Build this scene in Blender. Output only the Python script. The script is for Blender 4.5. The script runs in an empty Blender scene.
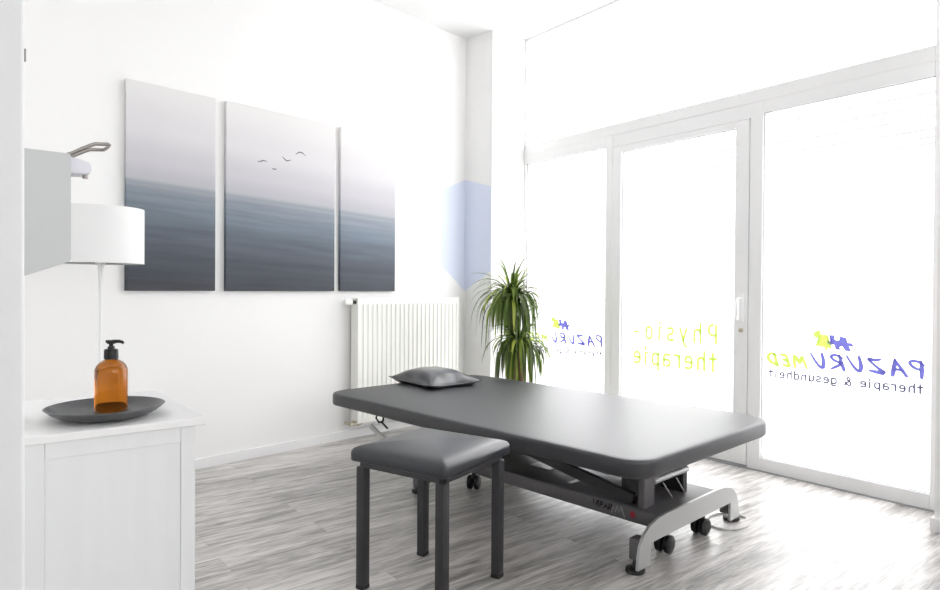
import bpy, bmesh, math, random
from mathutils import Vector, Matrix
random.seed(7)
PI = math.pi
R = math.radians
scene = bpy.context.scene
COL = scene.collection

# ------------------------------------------------------------------ helpers
def link(o, parent=None):
    COL.objects.link(o)
    if parent is not None:
        o.parent = parent
    return o

def tag(o, label=None, cat=None, group=None, kind=None):
    if label: o['label'] = label
    if cat: o['category'] = cat
    if group: o['group'] = group
    if kind: o['kind'] = kind
    return o

def empty(name, loc, rz=0.0):
    o = bpy.data.objects.new(name, None)
    o.empty_display_size = 0.1
    o.location = loc
    o.rotation_euler = (0, 0, rz)
    return link(o)

def obj(name, bm, mat, parent=None, smooth=None, matrix=None):
    """turn a bmesh into ONE mesh object"""
    if matrix is not None:
        bmesh.ops.transform(bm, matrix=matrix, verts=bm.verts)
    bmesh.ops.recalc_face_normals(bm, faces=bm.faces)
    me = bpy.data.meshes.new(name)
    bm.to_mesh(me)
    bm.free()
    if isinstance(mat, (list, tuple)):
        for m in mat: me.materials.append(m)
    else:
        me.materials.append(mat)
    if smooth is not None:
        for p in me.polygons: p.use_smooth = True
        try:
            me.set_sharp_from_angle(angle=R(smooth))
        except Exception:
            pass
    o = bpy.data.objects.new(name, me)
    return link(o, parent)

def box(bm, x0, x1, y0, y1, z0, z1, bev=0.0, seg=2):
    vs = [bm.verts.new((x, y, z)) for x in (x0, x1) for y in (y0, y1) for z in (z0, z1)]
    idx = [(0, 1, 3, 2), (4, 6, 7, 5), (0, 4, 5, 1), (2, 3, 7, 6), (0, 2, 6, 4), (1, 5, 7, 3)]
    fs = [bm.faces.new([vs[i] for i in f]) for f in idx]
    if bev > 0:
        es = list({e for f in fs for e in f.edges})
        bmesh.ops.bevel(bm, geom=es, offset=bev, segments=seg, affect='EDGES', profile=0.5)
    return bm

def nb(): return bmesh.new()

def obox(bm, c, ax, ay, az, hx, hy, hz, bev=0.0):
    """oriented box: centre, three unit axes, half sizes"""
    t = nb(); box(t, -hx, hx, -hy, hy, -hz, hz, bev)
    m = Matrix.Identity(4)
    for i, a in enumerate((Vector(ax), Vector(ay), Vector(az))):
        for k in range(3): m[k][i] = a[k]
    m.translation = Vector(c)
    bmesh.ops.transform(t, matrix=m, verts=t.verts)
    merge(bm, t)
    return bm

def merge(bm, t):
    me = bpy.data.meshes.new('tmp'); t.to_mesh(me); t.free()
    bm.from_mesh(me); bpy.data.meshes.remove(me)

def bar(bm, p0, p1, w, h, up=(0, 0, 1), bev=0.0):
    p0 = Vector(p0); p1 = Vector(p1); d = (p1 - p0); L = d.length; d.normalize()
    up = Vector(up); s = d.cross(up).normalized(); u = s.cross(d).normalized()
    return obox(bm, (p0 + p1) / 2, d, s, u, L / 2, w / 2, h / 2, bev)

def tube(bm, pts, r, n=10, caps=True, closed=False):
    pts = [Vector(p) for p in pts]; rings = []
    N = len(pts)
    prev = None
    for i, p in enumerate(pts):
        if closed:
            d = (pts[(i + 1) % N] - pts[i - 1]).normalized()
        else:
            d = (pts[min(i + 1, N - 1)] - pts[max(i - 1, 0)]).normalized()
        if prev is None:
            a = Vector((0, 0, 1)) if abs(d.z) < 0.9 else Vector((1, 0, 0))
            s = d.cross(a).normalized()
        else:
            s = (prev - d * prev.dot(d)).normalized()
        prev = s
        t = d.cross(s)
        rr = r[i] if isinstance(r, (list, tuple)) else r
        rings.append([bm.verts.new(p + s * (rr * math.cos(2 * PI * k / n)) + t * (rr * math.sin(2 * PI * k / n))) for k in range(n)])
    M = N if closed else N - 1
    for i in range(M):
        a, b = rings[i], rings[(i + 1) % N]
        for k in range(n):
            bm.faces.new((a[k], a[(k + 1) % n], b[(k + 1) % n], b[k]))
    if caps and not closed:
        bm.faces.new(rings[0][::-1]); bm.faces.new(rings[-1])
    return bm

def lathe(bm, prof, n=32, origin=(0, 0, 0), close=False):
    ox, oy, oz = origin; rings = []
    for r, z in prof:
        if r < 1e-6:
            rings.append([bm.verts.new((ox, oy, oz + z))])
        else:
            rings.append([bm.verts.new((ox + r * math.cos(2 * PI * k / n), oy + r * math.sin(2 * PI * k / n), oz + z)) for k in range(n)])
    seq = list(zip(rings, rings[1:]))
    if close: seq.append((rings[-1], rings[0]))
    for a, b in seq:
        if len(a) == 1 and len(b) == 1: continue
        for k in range(n):
            k2 = (k + 1) % n
            if len(a) == 1: bm.faces.new((a[0], b[k2], b[k]))
            elif len(b) == 1: bm.faces.new((a[k], a[k2], b[0]))
            else: bm.faces.new((a[k], a[k2], b[k2], b[k]))
    return bm

def prism(bm, poly, fn0, fn1):
    """extrude a 2-D outline between two placing functions"""
    a = [bm.verts.new(fn0(*p)) for p in poly]; b = [bm.verts.new(fn1(*p)) for p in poly]
    n = len(poly)
    bm.faces.new(a[::-1]); bm.faces.new(b)
    for k in range(n):
        bm.faces.new((a[k], a[(k + 1) % n], b[(k + 1) % n], b[k]))
    return bm

# ------------------------------------------------------------------ materials
def mat(name, col, rough=0.5, metal=0.0, spec=0.5, **kw):
    m = bpy.data.materials.new(name); m.use_nodes = True
    b = m.node_tree.nodes['Principled BSDF']
    b.inputs['Base Color'].default_value = (*col, 1)
    b.inputs['Roughness'].default_value = rough
    b.inputs['Metallic'].default_value = metal
    b.inputs['Specular IOR Level'].default_value = spec
    for k, v in kw.items(): b.inputs[k.replace('_', ' ')].default_value = v
    return m

def nodes(m): return m.node_tree.nodes, m.node_tree.links, m.node_tree.nodes['Principled BSDF']

def add_noise_bump(m, scale, strength, dist=0.001, detail=4):
    N, L, b = nodes(m)
    tc = N.new('ShaderNodeTexCoord'); nz = N.new('ShaderNodeTexNoise'); bp = N.new('ShaderNodeBump')
    nz.inputs['Scale'].default_value = scale; nz.inputs['Detail'].default_value = detail
    bp.inputs['Strength'].default_value = strength; bp.inputs['Distance'].default_value = dist
    L.new(tc.outputs['Object'], nz.inputs['Vector']); L.new(nz.outputs['Fac'], bp.inputs['Height'])
    L.new(bp.outputs['Normal'], b.inputs['Normal'])
    return m

M = {}
M['wall'] = add_noise_bump(mat('wall_paint', (0.86, 0.858, 0.852), 0.85, spec=0.2), 60, 0.08)
M['ceiling'] = mat('ceiling_paint', (0.88, 0.88, 0.88), 0.9, spec=0.1)
M['trim'] = mat('white_trim', (0.85, 0.85, 0.85), 0.45)
M['upvc'] = mat('white_frame', (0.94, 0.94, 0.937), 0.35)
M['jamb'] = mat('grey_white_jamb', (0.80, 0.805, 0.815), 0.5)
M['gasket'] = mat('grey_gasket', (0.32, 0.32, 0.33), 0.6)
M['leather'] = add_noise_bump(mat('grey_leatherette', (0.019, 0.0195, 0.024), 0.50, spec=0.5, Coat_Weight=0.5, Coat_Roughness=0.44), 260, 0.25, 0.0006)
M['leather_stool'] = add_noise_bump(mat('stool_leatherette', (0.018, 0.020, 0.025), 0.36, spec=0.5, Coat_Weight=0.25, Coat_Roughness=0.28), 260, 0.12, 0.0005)
M['satin'] = add_noise_bump(mat('pillow_leatherette', (0.022, 0.023, 0.029), 0.36, spec=0.8, Coat_Weight=0.7, Coat_Roughness=0.32), 14, 0.04, 0.012)
M['darkmetal'] = mat('dark_metal', (0.035, 0.034, 0.037), 0.42, metal=0.2)
M['beam'] = mat('graphite_metal', (0.135, 0.128, 0.134), 0.45, metal=0.3)
M['silver'] = mat('silver_paint', (0.50, 0.50, 0.50), 0.38, metal=0.55)
M['steel'] = mat('steel', (0.55, 0.53, 0.50), 0.28, metal=1.0)
M['steel_dim'] = mat('brushed_lever_steel', (0.30, 0.28, 0.26), 0.35, metal=1.0)
M['blackplastic'] = mat('black_plastic', (0.010, 0.010, 0.011), 0.4, spec=0.35)
M['rubber'] = mat('black_rubber', (0.02, 0.02, 0.02), 0.7)
M['radiator'] = mat('radiator_white', (0.86, 0.86, 0.82), 0.4)
M['brass'] = mat('aged_brass', (0.55, 0.50, 0.40), 0.35, metal=0.7)
M['stoneware'] = add_noise_bump(mat('dark_stoneware', (0.082, 0.084, 0.088), 0.34), 150, 0.1)
M['dispenser'] = mat('grey_dispenser', (0.52, 0.53, 0.535), 0.45)
M['spout'] = mat('pump_white', (0.70, 0.70, 0.76), 0.4)
M['pot'] = mat('pale_pot', (0.62, 0.62, 0.60), 0.5)
M['soil'] = mat('potting_soil', (0.05, 0.035, 0.025), 0.95)
M['bark'] = mat('plant_bark', (0.22, 0.15, 0.09), 0.9)
M['red'] = mat('red_badge', (0.30, 0.012, 0.03), 0.4)
M['logo_dark'] = mat('logo_black', (0.006, 0.006, 0.006), 0.8, spec=0.1)
M['logo_grey'] = mat('logo_grey', (0.32, 0.32, 0.32), 0.5)
M['shield'] = mat('pale_blue_paint', (0.70, 0.75, 0.87), 0.8, spec=0.2)
M['cable'] = mat('white_cable', (0.65, 0.65, 0.63), 0.5)
M['paving'] = mat('light_paving', (0.6, 0.6, 0.6), 0.9)
M['facade'] = mat('white_facade', (0.85, 0.85, 0.85), 0.9)
M['slat'] = mat('shutter_joint', (0.15, 0.15, 0.155), 0.8)
M['inner_shadow'] = mat('lamp_inner_shadow', (0.45, 0.45, 0.44), 0.8)  # grey that paints the shadow inside the lampshade
M['birdink'] = mat('bird_print', (0.16, 0.16, 0.17), 0.8)
M['canvas_edge'] = mat('canvas_side', (0.12, 0.125, 0.14), 0.8)

# painted white wood of the cabinet: faint vertical grain
def wood_white():
    m = mat('white_stained_wood', (0.76, 0.77, 0.775), 0.5)
    N, L, b = nodes(m)
    tc = N.new('ShaderNodeTexCoord'); mp = N.new('ShaderNodeMapping'); nz = N.new('ShaderNodeTexNoise'); cr = N.new('ShaderNodeValToRGB')
    mp.inputs['Scale'].default_value = (22, 22, 1.2)
    nz.inputs['Scale'].default_value = 1.5; nz.inputs['Detail'].default_value = 5
    cr.color_ramp.elements[0].position = 0.3; cr.color_ramp.elements[0].color = (0.755, 0.765, 0.77, 1)
    cr.color_ramp.elements[1].position = 0.7; cr.color_ramp.elements[1].color = (0.78, 0.79, 0.795, 1)
    L.new(tc.outputs['Object'], mp.inputs['Vector']); L.new(mp.outputs[0], nz.inputs['Vector'])
    L.new(nz.outputs['Fac'], cr.inputs['Fac']); L.new(cr.outputs[0], b.inputs['Base Color'])
    return m
M['whitewood'] = wood_white()
M['whitetop'] = mat('white_table_top', (0.82, 0.82, 0.82), 0.4)

def glass_pane():
    m = bpy.data.materials.new('window_glass'); m.use_nodes = True
    N, L = m.node_tree.nodes, m.node_tree.links
    N.remove(N['Principled BSDF'])
    out = N['Material Output']; tr = N.new('ShaderNodeBsdfTransparent'); gl = N.new('ShaderNodeBsdfGlossy'); mx = N.new('ShaderNodeMixShader'); fr = N.new('ShaderNodeFresnel')
    gl.inputs['Roughness'].default_value = 0.02; fr.inputs['IOR'].default_value = 1.35
    tr.inputs['Color'].default_value = (0.98, 0.978, 0.98, 1)
    ge = N.new('ShaderNodeNewGeometry'); iv = N.new('ShaderNodeMath'); iv.operation = 'MULTIPLY_ADD'; iv.inputs[1].default_value = -1.0; iv.inputs[2].default_value = 1.0
    ml = N.new('ShaderNodeMath'); ml.operation = 'MULTIPLY'
    L.new(ge.outputs['Backfacing'], iv.inputs[0]); L.new(iv.outputs[0], ml.inputs[0]); L.new(fr.outputs[0], ml.inputs[1])
    L.new(ml.outputs[0], mx.inputs[0]); L.new(tr.outputs[0], mx.inputs[1]); L.new(gl.outputs[0], mx.inputs[2]); L.new(mx.outputs[0], out.inputs[0])
    return m
M['glass'] = glass_pane()

def vinyl(name, col, trans):
    """coloured translucent window film: daylight glows through it"""
    m = bpy.data.materials.new(name); m.use_nodes = True
    N, L = m.node_tree.nodes, m.node_tree.links
    N.remove(N['Principled BSDF'])
    out = N['Material Output']; d = N.new('ShaderNodeBsdfDiffuse'); t = N.new('ShaderNodeBsdfTranslucent'); mx = N.new('ShaderNodeMixShader')
    d.inputs[0].default_value = (*col, 1); t.inputs[0].default_value = (*col, 1); mx.inputs[0].default_value = trans
    L.new(d.outputs[0], mx.inputs[1]); L.new(t.outputs[0], mx.inputs[2]); L.new(mx.outputs[0], out.inputs[0])
    return m
M['vinyl_green'] = vinyl('green_film', (0.40, 0.53, 0.10), 0.5)
M['vinyl_blue'] = vinyl('blue_film', (0.13, 0.13, 0.40), 0.4)
M['vinyl_grey'] = vinyl('grey_film', (0.07, 0.07, 0.115), 0.4)

def fabric_shade():
    m = bpy.data.materials.new('lamp_fabric'); m.use_nodes = True
    N, L = m.node_tree.nodes, m.node_tree.links
    N.remove(N['Principled BSDF'])
    out = N['Material Output']; d = N.new('ShaderNodeBsdfDiffuse'); t = N.new('ShaderNodeBsdfTranslucent'); mx = N.new('ShaderNodeMixShader')
    d.inputs[0].default_value = (0.86, 0.86, 0.86, 1); t.inputs[0].default_value = (0.8, 0.8, 0.8, 1); mx.inputs[0].default_value = 0.03
    L.new(d.outputs[0], mx.inputs[1]); L.new(t.outputs[0], mx.inputs[2]); L.new(mx.outputs[0], out.inputs[0])
    return m
M['shade'] = fabric_shade()

def leaf_mat():
    m = bpy.data.materials.new('strap_leaf'); m.use_nodes = True
    N, L = m.node_tree.nodes, m.node_tree.links
    b = N['Principled BSDF']; out = N['Material Output']
    oi = N.new('ShaderNodeAttribute'); oi.attribute_name = 'tone'
    cr = N.new('ShaderNodeValToRGB')
    e = cr.color_ramp.elements
    e[0].position = 0.0; e[0].color = (0.035, 0.060, 0.012, 1)
    e[1].position = 1.0; e[1].color = (0.48, 0.56, 0.10, 1)
    k = e.new(0.55); k.color = (0.12, 0.19, 0.03, 1)
    L.new(oi.outputs['Fac'], cr.inputs['Fac'])
    L.new(cr.outputs[0], b.inputs['Base Color']); b.inputs['Roughness'].default_value = 0.4
    t = N.new('ShaderNodeBsdfTranslucent'); mx = N.new('ShaderNodeMixShader'); mx.inputs[0].default_value = 0.35
    L.new(cr.outputs[0], t.inputs[0]); L.new(b.outputs[0], mx.inputs[1]); L.new(t.outputs[0], mx.inputs[2]); L.new(mx.outputs[0], out.inputs[0])
    return m
M['leaf'] = leaf_mat()

M['amber'] = mat('amber_glass', (0.46, 0.145, 0.013), 0.03, Transmission_Weight=1.0, IOR=1.40)

def floor_mat():
    m = mat('grey_oak_planks', (0.4, 0.39, 0.38), 0.42, spec=0.5, Coat_Weight=0.5, Coat_Roughness=0.34)
    N, L, b = nodes(m)
    tc = N.new('ShaderNodeTexCoord')
    mp = N.new('ShaderNodeMapping'); mp.inputs['Rotation'].default_value = (0, 0, R(9.0))
    L.new(tc.outputs['Object'], mp.inputs['Vector'])
    br = N.new('ShaderNodeTexBrick')
    br.offset = 0.37; br.inputs['Scale'].default_value = 1.0
    br.inputs['Brick Width'].default_value = 1.22; br.inputs['Row Height'].default_value = 0.15
    br.inputs['Mortar Size'].default_value = 0.0009; br.inputs['Mortar Smooth'].default_value = 0.1
    br.inputs['Color1'].default_value = (0, 0, 0, 1); br.inputs['Color2'].default_value = (1, 1, 1, 1); br.inputs['Mortar'].default_value = (0.5, 0.5, 0.5, 1)
    br.inputs['Bias'].default_value = 0.0
    L.new(mp.outputs[0], br.inputs['Vector'])
    # streaky grain stretched along the boards, shifted per board
    sh = N.new('ShaderNodeVectorMath'); sh.operation = 'MULTIPLY_ADD'
    L.new(br.outputs['Color'], sh.inputs[0]); sh.inputs[1].default_value = (7.3, 3.1, 0); L.new(mp.outputs[0], sh.inputs[2])
    mp2 = N.new('ShaderNodeMapping'); mp2.inputs['Scale'].default_value = (3.0, 30.0, 1.0)
    L.new(sh.outputs[0], mp2.inputs['Vector'])
    n1 = N.new('ShaderNodeTexNoise'); n1.inputs['Scale'].default_value = 1.0; n1.inputs['Detail'].default_value = 7; n1.inputs['Roughness'].default_value = 0.62; n1.inputs['Distortion'].default_value = 0.6
    L.new(mp2.outputs[0], n1.inputs['Vector'])
    mp3 = N.new('ShaderNodeMapping'); mp3.inputs['Scale'].default_value = (12.0, 150.0, 1.0)
    L.new(sh.outputs[0], mp3.inputs['Vector'])
    n2 = N.new('ShaderNodeTexNoise'); n2.inputs['Scale'].default_value = 1.0; n2.inputs['Detail'].default_value = 4
    L.new(mp3.outputs[0], n2.inputs['Vector'])
    mx = N.new('ShaderNodeMath'); mx.operation = 'MULTIPLY_ADD'; mx.inputs[1].default_value = 0.34
    L.new(n2.outputs['Fac'], mx.inputs[0])
    m1 = N.new('ShaderNodeMath'); m1.operation = 'MULTIPLY'; m1.inputs[1].default_value = 0.66
    L.new(n1.outputs['Fac'], m1.inputs[0]); L.new(m1.outputs[0], mx.inputs[2])
    pl = N.new('ShaderNodeMath'); pl.operation = 'MULTIPLY_ADD'; pl.inputs[1].default_value = 0.07
    sp = N.new('ShaderNodeSeparateColor'); L.new(br.outputs['Color'], sp.inputs[0])
    L.new(sp.outputs[0], pl.inputs[0]); L.new(mx.outputs[0], pl.inputs[2])
    mp4 = N.new('ShaderNodeMapping'); mp4.inputs['Scale'].default_value = (1.1, 4.5, 1.0); L.new(sh.outputs[0], mp4.inputs['Vector'])
    n3 = N.new('ShaderNodeTexNoise'); n3.inputs['Scale'].default_value = 1.0; n3.inputs['Detail'].default_value = 3; L.new(mp4.outputs[0], n3.inputs['Vector'])
    pp = N.new('ShaderNodeMath'); pp.operation = 'MULTIPLY_ADD'; pp.inputs[1].default_value = 0.30; L.new(n3.outputs['Fac'], pp.inputs[0]); L.new(pl.outputs[0], pp.inputs[2])
    pq = N.new('ShaderNodeMath'); pq.operation = 'SUBTRACT'; pq.inputs[1].default_value = 0.17; L.new(pp.outputs[0], pq.inputs[0])
    cr = N.new('ShaderNodeValToRGB'); e = cr.color_ramp.elements
    e[0].position = 0.38; e[0].color = (0.175, 0.164, 0.155, 1)
    e[1].position = 0.66; e[1].color = (0.69, 0.66, 0.632, 1)
    k = e.new(0.48); k.color = (0.365, 0.347, 0.330, 1)
    k = e.new(0.56); k.color = (0.53, 0.508, 0.487, 1)
    L.new(pq.outputs[0], cr.inputs['Fac'])
    mm = N.new('ShaderNodeMix'); mm.data_type = 'RGBA'; mm.blend_type = 'MIX'
    L.new(br.outputs['Fac'], mm.inputs[0]); L.new(cr.outputs[0], mm.inputs[6]); mm.inputs[7].default_value = (0.30, 0.29, 0.28, 1)
    L.new(mm.outputs[2], b.inputs['Base Color'])
    bp = N.new('ShaderNodeBump'); bp.inputs['Strength'].default_value = 0.15; bp.inputs['Distance'].default_value = 0.0015
    L.new(mx.outputs[0], bp.inputs['Height']); L.new(bp.outputs['Normal'], b.inputs['Normal'])
    return m
M['floor'] = floor_mat()

PZ1, PZ0 = 2.1435, 1.0255      # top and bottom of the canvases
def sea_mat():
    """long-exposure seascape running on over the three canvases"""
    m = mat('seascape_print', (0.5, 0.5, 0.5), 0.75, spec=0.25)
    N, L, b = nodes(m)
    g = N.new('ShaderNodeNewGeometry'); s = N.new('ShaderNodeSeparateXYZ')
    L.new(g.outputs['Position'], s.inputs[0])
    def math_(op, a, b_=None, c=None):
        n = N.new('ShaderNodeMath'); n.operation = op
        for i, v in enumerate((a, b_, c)):
            if v is None: continue
            if isinstance(v, (int, float)): n.inputs[i].default_value = v
            else: L.new(v, n.inputs[i])
        return n.outputs[0]
    # t = distance from the top edge, slightly sloping to the right
    t = math_('MULTIPLY', math_('SUBTRACT', PZ1, s.outputs['Z']), 1 / (PZ1 - PZ0))
    slope = math_('MULTIPLY', math_('SUBTRACT', s.outputs['X'], 2.1), -0.030)
    t = math_('ADD', t, slope)
    cr = N.new('ShaderNodeValToRGB'); cr.color_ramp.interpolation = 'EASE'; e = cr.color_ramp.elements
    def c(p, rgb):
        k = e.new(p); k.color = (*[((v / 255) ** 2.2) / 1.12 for v in rgb], 1)
    e[0].position = 0.0; e[0].color = (*[((v / 255) ** 2.2) / 1.12 for v in (233, 232, 231)], 1)
    e[1].position = 1.0; e[1].color = (*[((v / 255) ** 2.2) / 1.12 for v in (80, 82, 88)], 1)
    c(0.22, (221, 219, 221)); c(0.38, (203, 201, 206)); c(0.475, (187, 187, 193)); c(0.51, (154, 160, 168)); c(0.55, (140, 149, 159))
    c(0.62, (124, 134, 145)); c(0.74, (102, 109, 119)); c(0.87, (88, 92, 100))
    L.new(t, cr.inputs['Fac'])
    # drifting wave streaks, only in the water
    cb = N.new('ShaderNodeCombineXYZ'); L.new(s.outputs['X'], cb.inputs[0]); L.new(t, cb.inputs[1])
    mp = N.new('ShaderNodeMapping'); mp.inputs['Scale'].default_value = (1.6, 30, 1); mp.inputs['Rotation'].default_value = (0, 0, R(-2))
    L.new(cb.outputs[0], mp.inputs['Vector'])
    nz = N.new('ShaderNodeTexNoise'); nz.inputs['Scale'].default_value = 1.2; nz.inputs['Detail'].default_value = 5; nz.inputs['Distortion'].default_value = 0.4
    L.new(mp.outputs[0], nz.inputs['Vector'])
    mk = N.new('ShaderNodeMapRange'); mk.inputs[1].default_value = 0.49; mk.inputs[2].default_value = 0.56; L.new(t, mk.inputs[0])
    f = math_('MULTIPLY', math_('SUBTRACT', nz.outputs['Fac'], 0.5), mk.outputs[0])
    gain = math_('ADD', math_('MULTIPLY_ADD', f, 0.60, 1.0), math_('MULTIPLY', math_('MULTIPLY', math_('SUBTRACT', s.outputs['X'], 2.2), mk.outputs[0]), 0.13))
    # fine horizon lines
    sn = math_('SINE', math_('MULTIPLY', t, 210.0))
    band = N.new('ShaderNodeMapRange'); band.inputs[1].default_value = 0.0; band.inputs[2].default_value = 0.05; band.inputs[3].default_value = 1.0; band.inputs[4].default_value = 0.0
    L.new(math_('ABSOLUTE', math_('SUBTRACT', t, 0.525)), band.inputs[0])
    gain = math_('ADD', gain, math_('MULTIPLY', math_('MULTIPLY', sn, band.outputs[0]), 0.05))
    vm = N.new('ShaderNodeVectorMath'); vm.operation = 'SCALE'
    L.new(cr.outputs[0], vm.inputs[0]); L.new(gain, vm.inputs['Scale']); L.new(vm.outputs[0], b.inputs['Base Color'])
    return m
M['sea'] = sea_mat()

# ------------------------------------------------------------------ place frame
# left wall is the plane y = YL; the window wall runs at 81.2 degrees
YL = 3.675
AY = R(81.2)
WD = Vector((math.cos(AY), math.sin(AY), 0)); WN = Vector((math.sin(AY), -math.cos(AY), 0))
CW = 3.645                   # window frame front plane
ZC = 3.10                    # ceiling
def P(c, s, z): return WN * c + WD * s + Vector((0, 0, z))
MW = Matrix(((WN.x, WD.x, 0, 0), (WN.y, WD.y, 0, 0), (0, 0, 1, 0), (0, 0, 0, 1)))   # (c, s, z) -> world
RZW = AY - PI / 2            # rotation of that frame about z

def struct(name, bm, m, parent=None, world=True, smooth=None):
    o = obj(name, bm, m, parent, smooth, None if world else MW)
    if parent is None: o['kind'] = 'structure'
    return o

# floor, ceiling, walls
bm = nb(); prism(bm, [(-1.45, -2.6), (3.73, -2.6), (3.73, 4.6), (-1.45, 4.6)], lambda c, s: P(c, s, -0.08), lambda c, s: P(c, s, 0.0)); struct('floor', bm, M['floor'])
bm = nb(); prism(bm, [(-1.45, -2.6), (3.90, -2.6), (3.90, 4.6), (-1.45, 4.6)], lambda c, s: P(c, s, ZC), lambda c, s: P(c, s, ZC + 0.12)); struct('ceiling', bm, M['ceiling'])
bm = nb(); box(bm, 0.30, 4.9, YL, YL + 0.15, 0.0, ZC); struct('wall_left', bm, M['wall'])
# corner pier between left wall and glazing
bm = nb(); prism(bm, [(3.866, YL), (3.866, 3.384), (4.186, 3.318), (4.22, 3.33), (4.30, YL)], lambda x, y: Vector((x, y, 0)), lambda x, y: Vector((x, y, ZC))); struct('wall_corner', bm, M['wall'])
# pier at the right end of the glazing and wall going on
bm = nb(); box(bm, 3.345, 3.80, -2.6, 0.955, 0, ZC); struct('wall_right', bm, M['wall'], world=False)
bm = nb(); box(bm, 3.331, 3.345, -2.6, 0.967, 0, 0.058); box(bm, 3.345, 3.70, 0.955, 0.967, 0, 0.058); struct('baseboard_right', bm, M['trim'], world=False)
# partition on the left: doorway beside the camera
bm = nb(); box(bm, -0.09, 0.0435, 0.80, 3.95, 0, ZC); struct('wall_partition', bm, M['wall'], world=False)
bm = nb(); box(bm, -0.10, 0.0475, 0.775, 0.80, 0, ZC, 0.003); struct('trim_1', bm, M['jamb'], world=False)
bm = nb(); box(bm, 0.0475, 0.0492, 0.778, 0.784, 1.273, 1.285, 0.0006); obj('strike_plate', bm, M['steel_dim'], bpy.data.objects['trim_1'], None, MW)
# unseen back wall; its opening is added to let in fill light
bm = nb()

box(bm, -1.45, 0.5, -2.6, -2.45, 0, ZC); box(bm, 2.7, 3.6, -2.6, -2.45, 0, ZC); box(bm, 0.5, 2.7, -2.6, -2.45, 0, 1.0); box(bm, 0.5, 2.7, -2.6, -2.45, 2.6, ZC)
struct('wall_back', bm, M['wall'], world=False)
bm = nb(); box(bm, -1.45, -1.30, -2.45, 3.95, 0, ZC); struct('wall_hall', bm, M['wall'], world=False)
bm = nb(); box(bm, -1.30, -0.09, 3.80, 3.95, 0, ZC); struct('wall_hall_end', bm, M['wall'], world=False)
# baseboard of the left wall
bm = nb(); box(bm, 0.32, 3.866, YL - 0.013, YL, 0, 0.058); box(bm, 3.852, 3.866, 3.37, YL - 0.013, 0, 0.058); struct('baseboard_left', bm, M['trim'])

# ------------------------------------------------------------------ glazing
def frame_rect(bm, s0, s1, z0, z1, l, r, b, t, c0, c1, bev=0.003):
    """rectangular frame: member widths at low-s side, high-s side, bottom, top"""
    box(bm, c0, c1, s0, s0 + l, z0, z1, bev); box(bm, c0, c1, s1 - r, s1, z0, z1, bev)
    box(bm, c0, c1, s0 + l, s1 - r, z0, z0 + b, bev); box(bm, c0, c1, s0 + l, s1 - r, z1 - t, z1, bev)
def pane(parent, s0, s1, z0, z1):
    bm = nb(); box(bm, CW + 0.022, CW + 0.028, s0 - 0.004, s1 + 0.004, z0 - 0.004, z1 + 0.004)
    o = obj('glass', bm, M['glass'], parent, None, MW); return o
def bead(parent, s0, s1, z0, z1):
    bm = nb(); w = 0.006
    frame_rect(bm, s0 - 0.003, s1 + 0.003, z0 - 0.003, z1 + 0.003, w, w, w, w, CW + 0.010, CW + 0.021, 0)
    return obj('glazing_seal', bm, M['gasket'], parent, None, MW)
CB = CW + 0.075
# transom light
bm = nb(); frame_rect(bm, 0.99, 3.95, 2.150, 3.10, 0.072, 0.044, 0.077, 0.016, CW, CB)
w = struct('window_1', bm, M['upvc'], world=False); pane(w, 1.062, 3.906, 2.227, 3.084)
# right fixed light
bm = nb(); frame_rect(bm, 0.99, 1.980, 0.0, 2.150, 0.071, 0.079, 0.076, 0.070, CW, CB)
w = struct('window_2', bm, M['upvc'], world=False); pane(w, 1.061, 1.901, 0.076, 2.080); bead(w, 1.061, 1.901, 0.076, 2.080)
# left fixed light
bm = nb(); frame_rect(bm, 3.005, 3.95, 0.0, 2.150, 0.062, 0.043, 0.076, 0.075, CW, CB)
w = struct('window_3', bm, M['upvc'], world=False); pane(w, 3.067, 3.907, 0.076, 2.075); bead(w, 3.067, 3.907, 0.076, 2.075)
# glazed door leaf between them
bm = nb(); box(bm, CW + 0.004, CB, 1.980, 3.005, 2.064, 2.150, 0.002)
struct('trim_2', bm, M['upvc'], world=False)
bm = nb(); frame_rect(bm, 1.985, 3.001, 0.014, 2.060, 0.085, 0.077, 0.12, 0.040, CW - 0.004, CB - 0.005)
dr = struct('door_1', bm, M['upvc'], world=False); pane(dr, 2.070, 2.924, 0.134, 2.020); bead(dr, 2.070, 2.924, 0.134, 2.020)
bm = nb(); box(bm, CW - 0.012, CW - 0.004, 2.006, 2.036, 0.86, 1.03, 0.003)
tube(bm, [(CW - 0.006, 2.021, 1.000), (CW - 0.045, 2.021, 1.000), (CW - 0.052, 2.021, 0.990), (CW - 0.052, 2.021, 0.875)], 0.009, 12)
obj('door_handle', bm, M['upvc'], dr, 40, MW)
bm = nb(); t_ = nb(); lathe(t_, [(0, 0), (0.013, 0), (0.013, 0.006), (0.010, 0.010), (0.003, 0.010), (0.003, 0.03), (0, 0.03)], 16)
bmesh.ops.transform(t_, matrix=Matrix.Translation((CW - 0.006, 2.020, 0.812)) @ Matrix.Rotation(-PI / 2, 4, 'Y'), verts=t_.verts); merge(bm, t_)
obj('door_lock', bm, M['brass'], dr, 40, MW)
bm = nb(); box(bm, CW - 0.02, CB, 0.99, 3.95, -0.02, 0.003); struct('trim_3', bm, M['gasket'], world=False)

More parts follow.
